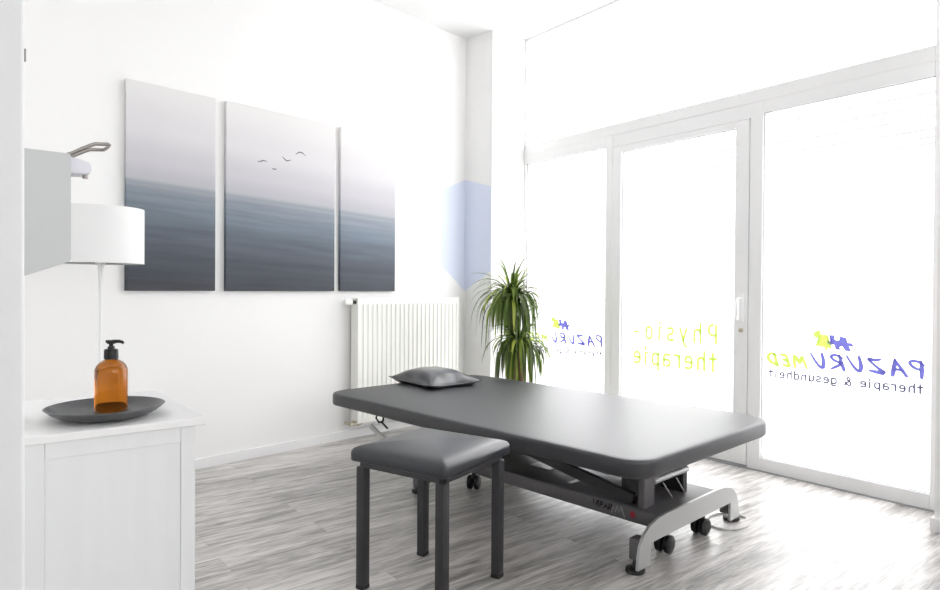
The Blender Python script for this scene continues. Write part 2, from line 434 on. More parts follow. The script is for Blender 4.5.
# ------------------------------------------------------------------ street outside
bm = nb(); box(bm, CB + 0.01, 14.0, -14, 18, -0.20, -0.06); struct('pavement', bm, M['paving'], world=False)
ob = empty('opposite_building', P(10.6, 2.0, -0.06), RZW)
tag(ob, 'pale building across the street behind the glass, faint shutter lines high up', 'building')
bm = nb(); box(bm, 0, 3.0, -14, 12, 0, 4.6); obj('facade', bm, M['facade'], ob)
for (s0, s1, z) in ((1.1, 1.7, 3.16), (0.9, 3.7, 3.36), (0.9, 3.7, 3.53), (0.9, 3.7, 3.70), (0.9, 3.0, 3.87), (2.2, 2.9, 4.04), (1.6, 2.2, 4.06), (0.9, 1.5, 3.25),
                    (3.9, 4.5, 3.30), (3.9, 4.7, 3.42), (3.9, 4.4, 3.56), (7.6, 8.2, 3.05), (7.4, 7.7, 3.22), (8.1, 8.6, 3.36), (7.5, 7.8, 3.50), (7.3, 8.5, 3.66), (8.0, 8.7, 3.82), (7.5, 7.9, 3.96)):
    bm = nb(); box(bm, -0.03, 0.0, s0, s1, z, z + 0.032); obj('shutter_slat', bm, M['slat'], ob)

# ------------------------------------------------------------------ window lettering
def arc(cx, cy, rx, ry, a0, a1, n=10):
    return [(cx + rx * math.cos(R(a0 + (a1 - a0) * i / n)), cy + ry * math.sin(R(a0 + (a1 - a0) * i / n))) for i in range(n + 1)]
G = {   # single-line letters: advance width, list of strokes
 't': (.50, [[(.22, 1.0), (.22, 0.0)], [(.02, .70), (.44, .70)]]),
 'h': (.62, [[(.04, 1.05), (.04, 0)], [(.04, .52)] + arc(.25, .48, .20, .22, 150, 0) + [(.45, 0)]]),
 'e': (.60, [[(.02, .36), (.45, .36), (.45, .46)] + arc(.235, .46, .215, .24, 0, 180) + [(.02, .22)] + arc(.235, .22, .215, .22, 180, 285)[0:] + [(.42, .02)]]),
 'r': (.46, [[(.04, .70), (.04, 0)], [(.04, .50)] + arc(.25, .48, .20, .22, 150, 80) + [(.38, .69)]]),
 'a': (.60, [[(.06, .68)] + arc(.24, .50, .20, .20, 95, 0) + [(.44, 0), (.20, 0)] + arc(.19, .19, .17, .19, 270, 90) + [(.44, .38)]]),
 'p': (.60, [[(.04, .70), (.04, -.28)], [(.04, .62)] + arc(.24, .46, .21, .24, 110, 0) + [(.45, .24)] + arc(.24, .24, .21, .24, 0, -110) + [(.04, .06)]]),
 'i': (.34, [[(.02, .70), (.16, .70), (.16, 0)], [(.16, .90), (.16, 1.0)]]),
 'g': (.60, [[(.44, .70), (.44, -.12)] + arc(.24, -.10, .20, .18, 0, -140), [(.44, .62)] + arc(.23, .46, .21, .24, 70, 180) + [(.02, .24)] + arc(.23, .24, .21, .24, 180, 290) + [(.44, .06)]]),
 's': (.54, [[(.40, .66)] + arc(.22, .53, .19, .17, 70, 260) + arc(.22, .18, .19, .18, 80, -100) + [(.02, .04)]]),
 'u': (.62, [[(.04, .70), (.04, .22)] + arc(.24, .22, .20, .22, 180, 350) + [(.45, .2)], [(.45, .70), (.45, 0)]]),
 'n': (.62, [[(.04, .70), (.04, 0)], [(.04, .52)] + arc(.25, .48, .20, .22, 150, 0) + [(.45, 0)]]),
 'd': (.60, [[(.44, 1.05), (.44, 0)], [(.44, .62)] + arc(.23, .46, .21, .24, 70, 180) + [(.02, .24)] + arc(.23, .24, .21, .24, 180, 290) + [(.44, .06)]]),
 'y': (.58, [[(.02, .70), (.24, .05)], [(.46, .70), (.20, -.10), (.10, -.26), (.0, -.28)]]),
 'o': (.64, [arc(.24, .46, .22, .24, 0, 180) + arc(.24, .24, .22, .24, 180, 360) + [(.46, .46)]]),
 '-': (.50, [[(.06, .36), (.36, .36)]]),
 'P': (.66, [[(.04, 0), (.04, 1.0), (.28, 1.0)] + arc(.28, .72, .22, .28, 90, -90) + [(.04, .44)]]),
 '&': (.70, [[(.60, 0), (.14, .66)] + arc(.26, .80, .15, .17, 205, -10) + [(.36, .66), (.08, .38)] + arc(.22, .20, .19, .20, 150, 300) + [(.52, .22), (.58, .40)]]),
 ' ': (.40, []),
}
BR = {  # brush capitals: advance, strokes of (x, y, weight)
 'P': (.86, [[(.10, .98, 1.0), (.20, .5, 1.5), (.34, .02, 1.1)], [(.0, .78, .7), (.25, .98, 1.0), (.62, .98, 1.0), (.72, .80, 1.2), (.55, .58, 1.1), (.26, .48, .7)]]),
 'A': (.98, [[(.44, .98, .8), (.26, .5, 1.2), (.08, .02, 1.1)], [(.44, .98, 1.0), (.62, .5, 1.6), (.84, .02, 1.4)], [(.18, .36, .8), (.66, .40, 1.0)]]),
 'Z': (1.0, [[(.10, .92, .9), (.45, .86, 1.2), (.80, .92, 1.0), (.45, .45, 1.0), (.10, .10, 1.4), (.45, .10, 1.4), (.92, .16, .8)]]),
 'U': (.92, [[(.10, .98, 1.1), (.14, .45, 1.5), (.28, .10, 1.4), (.46, .10, 1.2), (.66, .42, 1.0), (.84, .98, .8)]]),
 'R': (.98, [[(.20, .98, 1.0), (.18, .5, 1.4), (.16, .02, 1.2)], [(.02, .80, .7), (.40, .98, 1.0), (.72, .88, 1.1), (.62, .64, 1.1), (.22, .46, 1.0), (.50, .26, 1.2), (.92, .06, .8)]]),
 'M': (1.15, [[(.06, .05, .9), (.22, .90, 1.1), (.50, .40, 1.2), (.82, .92, 1.2), (1.02, .05, 1.0)]]),
 'E': (.80, [[(.62, .92, .9), (.20, .86, 1.2), (.16, .45, 1.2), (.14, .08, 1.2), (.62, .12, .9)], [(.18, .50, .9), (.52, .54, .9)]]),
 'D': (.90, [[(.18, .95, 1.1), (.16, .45, 1.2), (.14, .05, 1.0)], [(.02, .84, .8), (.42, .96, 1.0), (.76, .70, 1.2), (.70, .32, 1.2), (.12, .04, 1.0)]]),
}
def ribbon(bm, pts, wds, place):
    """flat brush stroke through points with a width at each, rounded at its ends"""
    n = len(pts); L_, R_ = [], []
    for i in range(n):
        a = Vector(pts[max(i - 1, 0)]); b = Vector(pts[min(i + 1, n - 1)]); d = (b - a)
        if d.length < 1e-9: d = Vector((1, 0))
        d.normalize(); nn = Vector((-d.y, d.x)); p = Vector(pts[i]); h = wds[i] / 2
        L_.append(bm.verts.new(place(*(p + nn * h)))); R_.append(bm.verts.new(place(*(p - nn * h))))
    for i in range(n - 1): bm.faces.new((L_[i], L_[i + 1], R_[i + 1], R_[i]))
    for i, sgn in ((0, -1), (n - 1, 1)):
        a = Vector(pts[max(i - 1, 0)]); b = Vector(pts[min(i + 1, n - 1)]); d = (b - a).normalized() * sgn
        a0 = math.atan2(d.y, d.x); h = wds[i] / 2; p = Vector(pts[i])
        fan = [bm.verts.new(place(p.x + h * math.cos(a0 + R(k)), p.y + h * math.sin(a0 + R(k)))) for k in range(-90, 91, 30)]
        bm.faces.new(fan)
def resample(pts, k=4):
    out = []
    for i in range(len(pts) - 1):
        p0 = pts[max(i - 1, 0)]; p1 = pts[i]; p2 = pts[i + 1]; p3 = pts[min(i + 2, len(pts) - 1)]
        for j in range(k):
            t = j / k
            out.append(tuple(0.5 * ((2 * p1[m]) + (-p0[m] + p2[m]) * t + (2 * p0[m] - 5 * p1[m] + 4 * p2[m] - p3[m]) * t * t + (-p0[m] + 3 * p1[m] - 3 * p2[m] + p3[m]) * t ** 3) for m in range(3)))
    out.append(tuple(pts[-1])); return out
CL = CW + 0.0205             # lettering plane, on the inner face of the panes
def line_text(bm, txt, s0, s1, zb, h, wt, place, space=0.0):
    tot = sum(G[ch][0] + space for ch in txt) - space - 0.14
    kx = (s1 - s0) / tot; x = 0.0
    for ch in txt:
        adv, sts = G[ch]
        for st in sts: ribbon(bm, [(s0 + (x + px) * kx, zb + py * h) for px, py in st], [wt] * len(st), place)
        x += adv + space
def brush_text(bm, txt, s0, s1, zb, h, wt, place, gap=0.20, slant=0.30):
    tot = sum(BR[ch][0] + gap for ch in txt) - gap
    kx = (s1 - s0) / tot; x = 0.0
    for ch in txt:
        adv, sts = BR[ch]
        for st in sts:
            q = resample(st)
            ribbon(bm, [(s0 + (x + px + slant * (py - .5)) * kx, zb + py * h) for px, py, w_ in q], [wt * w_ for px, py, w_ in q], place)
        x += adv + gap
BLUE_PIECE = [(375, 80), (406, 79), (402, 96), (412, 105), (426, 104), (433, 94), (430, 83), (462, 89), (468, 114), (484, 113), (497, 121), (496, 131), (476, 131), (490, 157), (456, 155), (456, 142), (444, 134), (430, 138), (428, 146), (436, 153), (410, 153), (402, 128), (386, 131), (368, 123), (367, 110), (386, 112), (393, 107)]
GREEN_PIECE = [(318, 57), (331, 62), (328, 76), (345, 80), (372, 80), (366, 106), (384, 118), (391, 138), (387, 152), (369, 146), (370, 158), (358, 160), (352, 146), (332, 142), (305, 140), (312, 120), (325, 112), (322, 98), (308, 100), (295, 92), (292, 78), (310, 76)]
def jigsaw(bm, outline, place):
    vs = [bm.verts.new(place(1.543 - (x - 368) * 0.001, 0.812 - (y - 80) * 0.00106)) for x, y in outline]
    f = bm.faces.new(vs); bmesh.ops.triangulate(bm, faces=[f])

def clinic_sign(ds, label):
    root = empty('window_lettering', P(CL, 1.48 + ds, 0.54), RZW)
    tag(root, label, 'lettering')
    pl = lambda x, y: Vector((0, x - 1.48, y - 0.54))
    bm = nb(); brush_text(bm, 'PAZURU', 1.090, 1.625, 0.628, 0.080, 0.0150, pl); obj('wordmark', bm, M['vinyl_blue'], root)['label'] = 'blue brush lettering PAZURU'
    bm = nb(); brush_text(bm, 'MED', 1.655, 1.872, 0.618, 0.072, 0.0170, pl); obj('wordmark_ending', bm, M['vinyl_green'], root)['label'] = 'lime green brush lettering MED'
    bm = nb(); line_text(bm, 'therapie & gesundheit', 1.100, 1.858, 0.553, 0.041, 0.0090, pl, 0.16); obj('tagline_lettering', bm, M['vinyl_grey'], root)
    bm = nb(); jigsaw(bm, BLUE_PIECE, pl); obj('puzzle_piece', bm, M['vinyl_blue'], root)['label'] = 'blue puzzle piece'
    bm = nb(); jigsaw(bm, GREEN_PIECE, pl); obj('puzzle_piece', bm, M['vinyl_green'], root)['label'] = 'lime green puzzle piece'
clinic_sign(0.0, 'mirrored blue and green clinic lettering with puzzle emblem on the wide window pane')
clinic_sign(2.005, 'mirrored blue and green clinic lettering half hidden behind the potted plant')
root = empty('door_lettering', P(CL, 2.5, 0.54), RZW); tag(root, 'mirrored lime green word Physiotherapie in two lines on the glass door', 'lettering')
pl = lambda x, y: Vector((0, x - 2.5, y - 0.54))
bm = nb(); line_text(bm, 'Physio-', 2.194, 2.812, 0.717, 0.114, 0.0185, pl, 0.34); obj('upper_lettering', bm, M['vinyl_green'], root)
bm = nb(); line_text(bm, 'therapie', 2.194, 2.815, 0.545, 0.108, 0.0185, pl, 0.22); obj('lower_lettering', bm, M['vinyl_green'], root)

# ------------------------------------------------------------------ canvases
def canvas(x0, x1, label, birds=False):
    root = empty('canvas_print', ((x0 + x1) / 2, YL, PZ0)); tag(root, label, 'picture', 'seascape triptych on the left wall')
    hw = (x1 - x0) / 2; h = PZ1 - PZ0
    bm = nb(); box(bm, -hw, hw, -0.028, -0.002, 0, h, 0.0025, 2); obj('stretched_canvas', bm, M['sea'], root)
    bm = nb(); box(bm, -hw + 0.03, hw - 0.03, -0.002, -0.0005, 0.03, h - 0.03); obj('stretcher_back', bm, M['canvas_edge'], root)
    if birds:
        for (bx, bz, w, kind) in ((2.026, 1.822, 0.062, 'v'), (2.106, 1.787, 0.034, 'd'), (2.193, 1.853, 0.060, 'k'), (2.296, 1.910, 0.070, 'a')):
            cx = bx - (x0 + x1) / 2; cz = bz - PZ0
            shape = {'v': [(-.5, -.12), (-.1, 0), (.1, .10), (.5, .06)], 'd': [(-.4, .05), (0, -.10), (.35, .02)], 'k': [(-.5, .30), (-.1, 0), (.1, -.05), (.5, .10)], 'a': [(-.5, -.12), (-.2, .12), (.15, .12), (.5, -.10)]}[kind]
            bm = nb(); pl = lambda x, y: Vector((x, -0.0285, y))
            ribbon(bm, [(cx + a * w, cz + b * w) for a, b in shape], [0.004, 0.008, 0.008, 0.004][:len(shape)], pl)
            obj('printed_bird', bm, M['birdink'], root)
canvas(1.246, 1.731, 'tall seascape canvas nearest the lamp, leftmost of the three')
canvas(1.795, 2.560, 'widest seascape canvas, in the middle, with four small birds in its sky', True)
canvas(2.608, 3.093, 'tall seascape canvas on the side of the blue wall shape, above the radiator')

# painted shield folded into the inner corner
bm = nb()
a = [(3.596, 1.829), (3.866, 1.945), (3.866, 1.028), (3.596, 1.236)]
prism(bm, a, lambda x, z: Vector((x, YL - 0.0012, z)), lambda x, z: Vector((x, YL, z)))
b_ = [(YL, 1.945), (3.386, 1.862), (3.386, 1.188), (YL, 1.028)]
prism(bm, b_, lambda y, z: Vector((3.8648, y, z)), lambda y, z: Vector((3.866, y, z)))
tag(obj('painted_shield', bm, M['shield']), 'pale blue shield shape painted across the inner wall corner', 'wall decoration')

# ------------------------------------------------------------------ radiator
RX0, RX1, RY, RZ0, RZ1 = 2.703, 3.694, 3.572, 0.116, 0.978
rad = empty('radiator', (0.5 * (RX0 + RX1), YL, 0.0)); tag(rad, 'white ribbed panel radiator on the left wall behind the treatment table', 'radiator')
def rl(v): return Vector(v) - Vector((0.5 * (RX0 + RX1), YL, 0))
bm = nb(); xs = []
npit = 23; pit = (RX1 - RX0 - 0.03) / npit; x = RX0 + 0.015
xs.append((RX0, 0)); xs.append((x, 0))
for i in range(npit):
    xs += [(x + pit * .18, 0), (x + pit * .32, 0.0065), (x + pit * .68, 0.0065), (x + pit * .82, 0), (x + pit, 0)]; x += pit
xs.append((RX1, 0))
zs = [(RZ0, 0), (RZ0 + 0.035, 0), (RZ0 + 0.05, 1), (RZ1 - 0.055, 1), (RZ1 - 0.04, 0), (RZ1 - 0.004, 0), (RZ1, -0.3)]
grid = [[bm.verts.new(rl((xx, RY + dd * zz if zz > 0 else RY - zz * 0.012, z))) for xx, dd in xs] for z, zz in zs]
for i in range(len(zs) - 1):
    for j in range(len(xs) - 1): bm.faces.new((grid[i][j], grid[i][j + 1], grid[i + 1][j + 1], grid[i + 1][j]))
obj('front_panel', bm, M['radiator'], rad, 30)
bm = nb(); box(bm, RX0, RX1, 3.644, 3.655, RZ0, RZ1 - 0.01, 0.003); obj('rear_panel', bm, M['radiator'], rad, None, Matrix.Translation(-Vector((0.5 * (RX0 + RX1), YL, 0))))
TR = Matrix.Translation(-Vector((0.5 * (RX0 + RX1), YL, 0)))
for xa, xb in ((RX0, RX0 + 0.006), (RX1 - 0.006, RX1)):
    bm = nb(); box(bm, xa, xb, RY + 0.003, 3.650, RZ0 + 0.01, RZ1 - 0.002, 0.002); obj('side_cover', bm, M['radiator'], rad, None, TR)
bm = nb()
for k in range(4): box(bm, RX0 + 0.006, RX1 - 0.006, RY + 0.010 + k * 0.017, RY + 0.019 + k * 0.017, RZ1 - 0.006, RZ1 - 0.002)
for k in range(20): box(bm, RX0 + 0.03 + k * 0.049, RX0 + 0.038 + k * 0.049, RY + 0.004, 3.650, RZ1 - 0.008, RZ1 - 0.005)
obj('top_grille', bm, M['radiator'], rad, None, TR)
bm = nb(); tube(bm, [(2.705, 3.605, 0.950), (2.668, 3.605, 0.950)], 0.013, 14); obj('valve', bm, M['blackplastic'], rad, 40, TR)
bm = nb(); tube(bm, [(2.668, 3.605, 0.950), (2.660, 3.605, 0.950), (2.652, 3.605, 0.950), (2.612, 3.605, 0.950), (2.607, 3.605, 0.950)], [0.020, 0.022, 0.023, 0.020, 0.014], 18); obj('thermostat_head', bm, M['radiator'], rad, 40, TR)
bm = nb(); tube(bm, [(2.700, 3.605, 0.10), (2.700, 3.605, 0.135)], 0.013, 12); tube(bm, [(2.66, 3.605, 0.112), (2.76, 3.605, 0.112)], [0.012, 0.015], 12); tube(bm, [(2.725, 3.605, 0.112), (2.745, 3.605, 0.112)], 0.020, 8); tube(bm, [(2.672, 3.60, 0.112), (2.672, YL - 0.001, 0.112)], 0.009, 12)
obj('return_valve', bm, M['brass'], rad, 40, TR)
for xx in (2.95, 3.45):
    bm = nb(); box(bm, xx - 0.02, xx + 0.02, 3.655, YL - 0.0005, 0.25, 0.85); obj('wall_bracket', bm, M['radiator'], rad, None, TR)

# ------------------------------------------------------------------ treatment table
TA = R(86.7)
bed = empty('treatment_table', (2.575, 1.99, 0.0), TA)
tag(bed, 'wide grey padded treatment table on a low wheeled metal base by the glass front', 'treatment table')
def rrect(hx, hy, r, n=8):
    out = []
    rs = r if isinstance(r, (list, tuple)) else (r,) * 4
    for sx, sy, a0, r in ((1, 1, 0, rs[0]), (-1, 1, 90, rs[1]), (-1, -1, 180, rs[2]), (1, -1, 270, rs[3])):
        cx = sx * (hx - r); cy = sy * (hy - r)
        out += [(cx + r * math.cos(R(a0 + 90 * i / n)), cy + r * math.sin(R(a0 + 90 * i / n))) for i in range(n + 1)]
    return out
def inset(r, ins): return tuple(max(q - ins, 0.004) for q in r) if isinstance(r, (list, tuple)) else max(r - ins, 0.004)
def cushion(bm, hx, hy, r, prof, crown=0.0, x0=0.0, y0=0.0, rings=5, n=8):
    """padded slab: prof = (inset, z) from underside to the top rim; crown rises to the middle"""
    loops = []
    for ins, z in prof:
        loops.append([bm.verts.new((x0 + x, y0 + y, z)) for x, y in rrect(hx - ins, hy - ins, inset(r, ins), n)])
    ins0, z0 = prof[-1]
    for k in range(1, rings + 1):
        f = 1 - k / (rings + 0.6); zz = z0 + crown * (1 - f ** 2.4)
        loops.append([bm.verts.new((x0 + x * f, y0 + y * f, zz)) for x, y in rrect(hx - ins0, hy - ins0, inset(r, ins0), n)])
    for a, b in zip(loops, loops[1:]):
        m_ = len(a)
        for k in range(m_): bm.faces.new((a[k], a[(k + 1) % m_], b[(k + 1) % m_], b[k]))
    bm.faces.new(loops[0][::-1]); bm.faces.new(loops[-1])
ZB = 0.407; ZT = 0.470
bm = nb(); cushion(bm, 1.0, 0.576, (0.12, 0.10, 0.165, 0.12), [(0.012, ZB - 0.001), (0.004, ZB + 0.001), (0.0, ZB + 0.008), (0.0, ZT - 0.014), (0.002, ZT - 0.007), (0.006, ZT - 0.002), (0.014, ZT), (0.035, ZT + 0.001)], 0.002, 0.014, -0.008, n=12)
obj('mattress', bm, M['leather'], bed, 60)
bm = nb()
box(bm, -0.90, 0.92, -0.46, 0.46, 0.385, ZB - 0.003, 0.003)
for yy in (-0.36, 0.36): box(bm, -0.86, 0.90, yy - 0.02, yy + 0.02, 0.345, 0.386, 0.003)
for xx in (-0.80, 0.0, 0.80): box(bm, xx - 0.02, xx + 0.02, -0.36, 0.36, 0.350, 0.386, 0.003)
obj('deck_frame', bm, M['darkmetal'], bed)
# base beam
YC = -0.042
bm = nb(); box(bm, -0.849, 0.449, YC - 0.235, YC + 0.240, 0.112, 0.176, 0.010, 3); obj('base_beam', bm, M['beam'], bed, 40)
# lifting linkage
for yy in (YC - 0.16, YC + 0.19):
    bm = nb(); bar(bm, (-0.70, yy, 0.19), (0.42, yy, 0.375), 0.022, 0.05, bev=0.004); obj('lift_arm', bm, M['darkmetal'], bed)
for yy in (YC - 0.125, YC + 0.155):
    bm = nb(); bar(bm, (0.36, yy, 0.19), (-0.60, yy, 0.375), 0.022, 0.05, bev=0.004); obj('lift_arm', bm, M['darkmetal'], bed)
bm = nb(); tube(bm, [(-0.45, YC, 0.235), (0.10, YC, 0.285)], 0.035, 16); tube(bm, [(0.10, YC, 0.285), (0.38, YC, 0.31)], 0.016, 12); obj('lift_motor', bm, M['blackplastic'], bed, 40)
for ya, yb in ((0.105, 0.182), (-0.165, -0.130)):
    bm = nb(); box(bm, -0.765, -0.735 if ya > 0 else -0.60, ya, yb, 0.172, 0.292, 0.003); obj('end_post', bm, M['beam'] if ya > 0 else M['darkmetal'], bed)
bm = nb(); box(bm, -0.66, -0.63, -0.13, 0.14, 0.172, 0.37, 0.003); obj('rear_plate', bm, M['darkmetal'], bed)
bm = nb(); tube(bm, [(-0.762, 0.115, 0.272), (-0.762, -0.16, 0.272)], 0.014, 14); obj('cross_tube', bm, M['silver'], bed, 40)
for ya in (0.040, -0.066):
    bm = nb(); tube(bm, [(-0.765, ya, 0.252), (-0.765, ya - 0.075, 0.172)], 0.0035, 8); obj('spring_rod', bm, M['steel'], bed, 40)
# plates lying under the deck that catch the light
bm = nb(); box(bm, -0.160, -0.035, -0.048, 0.037, 0.1765, 0.180, 0.001); obj('cover_plate', bm, M['silver'], bed)
bm = nb(); box(bm, -0.366, -0.342, 0.066, 0.132, 0.1765, 0.179, 0.001); obj('cover_plate', bm, M['silver'], bed)
# end frames: an arch with two legs, levelling pads below
half = [(0.424, 0.016), (0.421, 0.060), (0.408, 0.105), (0.380, 0.140), (0.340, 0.164), (0.285, 0.178), (0.215, 0.183)]
inner = [(0.336, 0.016), (0.336, 0.098)]
outline = half + [(-y, z) for y, z in half[::-1]] + [(-y, z) for y, z in inner] + inner[::-1]
for xa, sg in ((-0.862, 1), (0.462, -1)):
    bm = nb()
    t1 = 0.011
    prism(bm, outline, lambda y, z: Vector((xa, YC + y, z)), lambda y, z: Vector((xa + sg * t1, YC + y, z)))
    ef = obj('end_frame', bm, M['silver'], bed, 30)
    for sy in (1, -1):
        x0_, x1_ = sorted((xa + sg * 0.0112, xa + sg * 0.056)); y0_, y1_ = sorted((YC + sy * 0.345, YC + sy * (0.400 if sg > 0 else 0.430)))
        bm = nb(); box(bm, x0_, x1_, y0_, y1_, 0.040, 0.120, 0.004); obj('leg_block', bm, M['beam'], ef)
        bm = nb(); lathe(bm, [(0, 0), (0.032, 0), (0.036, 0.004), (0.036, 0.014), (0.028, 0.0155), (0.010, 0.0158), (0.010, 0.0395), (0, 0.0395)], 20, (xa + sg * 0.026, YC + sy * 0.402, 0)); obj('levelling_pad', bm, M['rubber'], ef, 40)
# casters
def caster(x, y, rot):
    MR = Matrix.Translation((x, y, 0)) @ Matrix.Rotation(rot, 4, 'Z')
    bm = nb(); box(bm, -0.012, 0.012, -0.018, 0.018, 0.056, 0.076, 0.004); tube(bm, [(0, 0, 0.07), (0, 0, 0.1125)], 0.010, 10); tube(bm, [(-0.028, 0, 0.036), (0.028, 0, 0.036)], 0.006, 8)
    box(bm, -0.007, 0.007, -0.010, 0.010, 0.034, 0.07)
    fk = obj('caster', bm, M['blackplastic'], bed, 40, MR)
    for dx in (-0.019, 0.019):
        bm = nb(); lathe(bm, [(0, -0.0125), (0.012, -0.014), (0.030, -0.0125), (0.036, -0.008), (0.036, 0.008), (0.030, 0.0125), (0.012, 0.014), (0, 0.0125)], 24)
        obj('wheel', bm, M['blackplastic'], fk, 40, MR @ Matrix.Translation((dx, 0, 0.036)) @ Matrix.Rotation(PI / 2, 4, 'Y'))
for x, y, r_ in ((-0.815, 0.112, R(4)), (-0.822, -0.178, R(-4)), (0.285, 0.112, R(30)), (0.285, -0.190, R(-40))): caster(x, y, r_)
# head end strut and its ratchet link
bm = nb(); bar(bm, (0.81, 0.40, 0.288), (0.56, 0.375, 0.170), 0.012, 0.026, bev=0.003); obj('head_strut', bm, M['silver'], bed)
bm = nb(); tube(bm, [(0.735, 0.40, 0.386), (0.75, 0.405, 0.340), (0.730, 0.40, 0.318), (0.700, 0.395, 0.330), (0.690, 0.395, 0.386)], 0.005, 8); tube(bm, [(0.71, 0.398, 0.325), (0.665, 0.39, 0.295)], 0.005, 8); obj('ratchet_link', bm, M['blackplastic'], bed, 40)
# side plate where the deck hinges (beside the stool)
bm = nb(); box(bm, 0.02, 0.06, 0.40, 0.408, 0.34, 0.40, 0.002); obj('hinge_plate', bm, M['beam'], bed)
# lettering on the beam
yf = YC + 0.2408
pl = lambda x, z: Vector((-x, yf, z))
bm = nb()
W_ = {'W': [[(0, 1), (.25, 0), (.5, .8), (.75, 0), (1, 1)]], 'I': [[(.2, 0), (.2, 1)]], 'P': [[(.1, 0), (.1, 1), (.6, 1), (.75, .75), (.6, .5), (.1, .5)]], 'A': [[(0, 0), (.45, 1), (.9, 0)], [(.2, .35), (.7, .35)]], 'R': [[(.1, 0), (.1, 1), (.6, 1), (.75, .75), (.6, .5), (.1, .5), (.75, 0)]]}
xx = 0.530
for ch in 'WIPAR':
    for st in W_[ch]: ribbon(bm, [(xx + (px + 0.12 * py) * 0.020, 0.140 + py * 0.022) for px, py in st], [0.0056] * len(st), pl)
    xx += 0.012 if ch == 'I' else 0.0215
obj('maker_lettering', bm, M['logo_dark'], bed)
bm = nb(); ribbon(bm, [(0.622, 0.132), (0.632, 0.156), (0.640, 0.136), (0.650, 0.164), (0.658, 0.138), (0.668, 0.164), (0.684, 0.126)], [0.006] * 7, pl); obj('maker_emblem', bm, M['logo_grey'], bed)
bm = nb(); t_ = nb(); lathe(t_, [(0, 0), (0.013, 0), (0.013, 0.002), (0, 0.003)], 18)
bmesh.ops.transform(t_, matrix=Matrix.Translation((-0.722, yf - 0.001, 0.146)) @ Matrix.Rotation(-PI / 2, 4, 'X'), verts=t_.verts); merge(bm, t_); obj('red_badge', bm, M['red'], bed)

# pillow
pil = empty('pillow', (0, 0, 0), 0); tag(pil, 'small shiny dark grey pillow lying on the far end of the treatment table', 'pillow')
mb = Matrix.Translation((2.575, 1.99, 0)) @ Matrix.Rotation(TA, 4, 'Z')
pc = mb @ Vector((0.838, -0.085, 0.4695)); pil.location = pc; pil.rotation_euler = (0, 0, TA + R(-6))
bm = nb(); n = 28; hx, hy, hh = 0.228, 0.182, 0.078
top, bot = {}, {}
for i in range(n + 1):
    for j in range(n + 1):
        u = -1 + 2 * i / n; v = -1 + 2 * j / n
        pin = 0.12
        x = u * hx * (1 - pin * (1 - v * v) * 0 - pin * (1 - abs(v) ** 1.6) * abs(u)); y = v * hy * (1 - pin * (1 - abs(u) ** 1.6) * abs(v))
        prof = max(0, (1 - abs(u) ** 2.9)) ** 0.66 * max(0, (1 - abs(v) ** 2.9)) ** 0.66
        wr = 0.004 * math.sin(9 * u + 4 * v) * (abs(v) ** 3) * (1 - abs(u) ** 4) + 0.004 * math.sin(11 * v) * (abs(u) ** 3) * (1 - abs(v) ** 4)
        edge = 0.034 * (0.6 + 0.4 * (u * u * v * v))
        top[i, j] = bm.verts.new((x, y, edge + prof * (hh + wr * 2)))
        zb = edge - prof * 0.075
        bot[i, j] = top[i, j] if (i in (0, n) or j in (0, n)) else bm.verts.new((x, y, max(zb, 0.004)))
for i in range(n):
    for j in range(n):
        bm.faces.new((top[i, j], top[i + 1, j], top[i + 1, j + 1], top[i, j + 1]))
        q = (bot[i, j], bot[i, j + 1], bot[i + 1, j + 1], bot[i + 1, j])
        if len(set(q)) == 4:
            try: bm.faces.new(q)
            except ValueError: pass
obj('cover', bm, M['satin'], pil, 180)
bm = nb()
def pe(u, v):
    pin = 0.12
    return (u * hx * (1 - pin * (1 - abs(v) ** 1.6) * abs(u)), v * hy * (1 - pin * (1 - abs(u) ** 1.6) * abs(v)), 0.034 * (0.6 + 0.4 * (u * u * v * v)))
loop = [pe(-1 + 2 * k / 14, -1) for k in range(14)] + [pe(1, -1 + 2 * k / 14) for k in range(14)] + [pe(1 - 2 * k / 14, 1) for k in range(14)] + [pe(-1, 1 - 2 * k / 14) for k in range(14)]
tube(bm, loop, 0.0028, 6, closed=True); obj('seam', bm, M['satin'], pil, 60)

# ------------------------------------------------------------------ stool
st = empty('stool', (1.584, 1.660, 0.0), R(9.4)); tag(st, 'square black padded stool with four dark tube legs in front of the treatment table', 'stool')
hs = 0.171
bm = nb(); cushion(bm, 0.207, 0.207, 0.020, [(0.012, 0.449), (0.003, 0.451), (0.0, 0.456), (0.0, 0.478), (0.003, 0.486), (0.010, 0.493), (0.026, 0.500), (0.05, 0.505)], 0.010, n=5); obj('seat', bm, M['leather_stool'], st, 60)
bm = nb()
for a, b, c, d in ((-hs, hs, hs - 0.010, hs + 0.016), (-hs, hs, -hs - 0.016, -hs + 0.010)):
    box(bm, a, b, c, d, 0.428, 0.449, 0.002); box(bm, c, d, a, b, 0.428, 0.449, 0.002)
obj('seat_frame', bm, M['darkmetal'], st)
for sx in (-1, 1):
    for sy in (-1, 1):
        bm = nb(); box(bm, sx * hs - 0.0175, sx * hs + 0.0175, sy * hs - 0.0175, sy * hs + 0.0175, 0.012, 0.4285, 0.004, 3); lg = obj('leg', bm, M['darkmetal'], st, 40)
        bm = nb(); box(bm, sx * hs - 0.0182, sx * hs + 0.0182, sy * hs - 0.0182, sy * hs + 0.0182, 0.0, 0.016, 0.004, 2); obj('foot_cap', bm, M['rubber'], lg, 40)

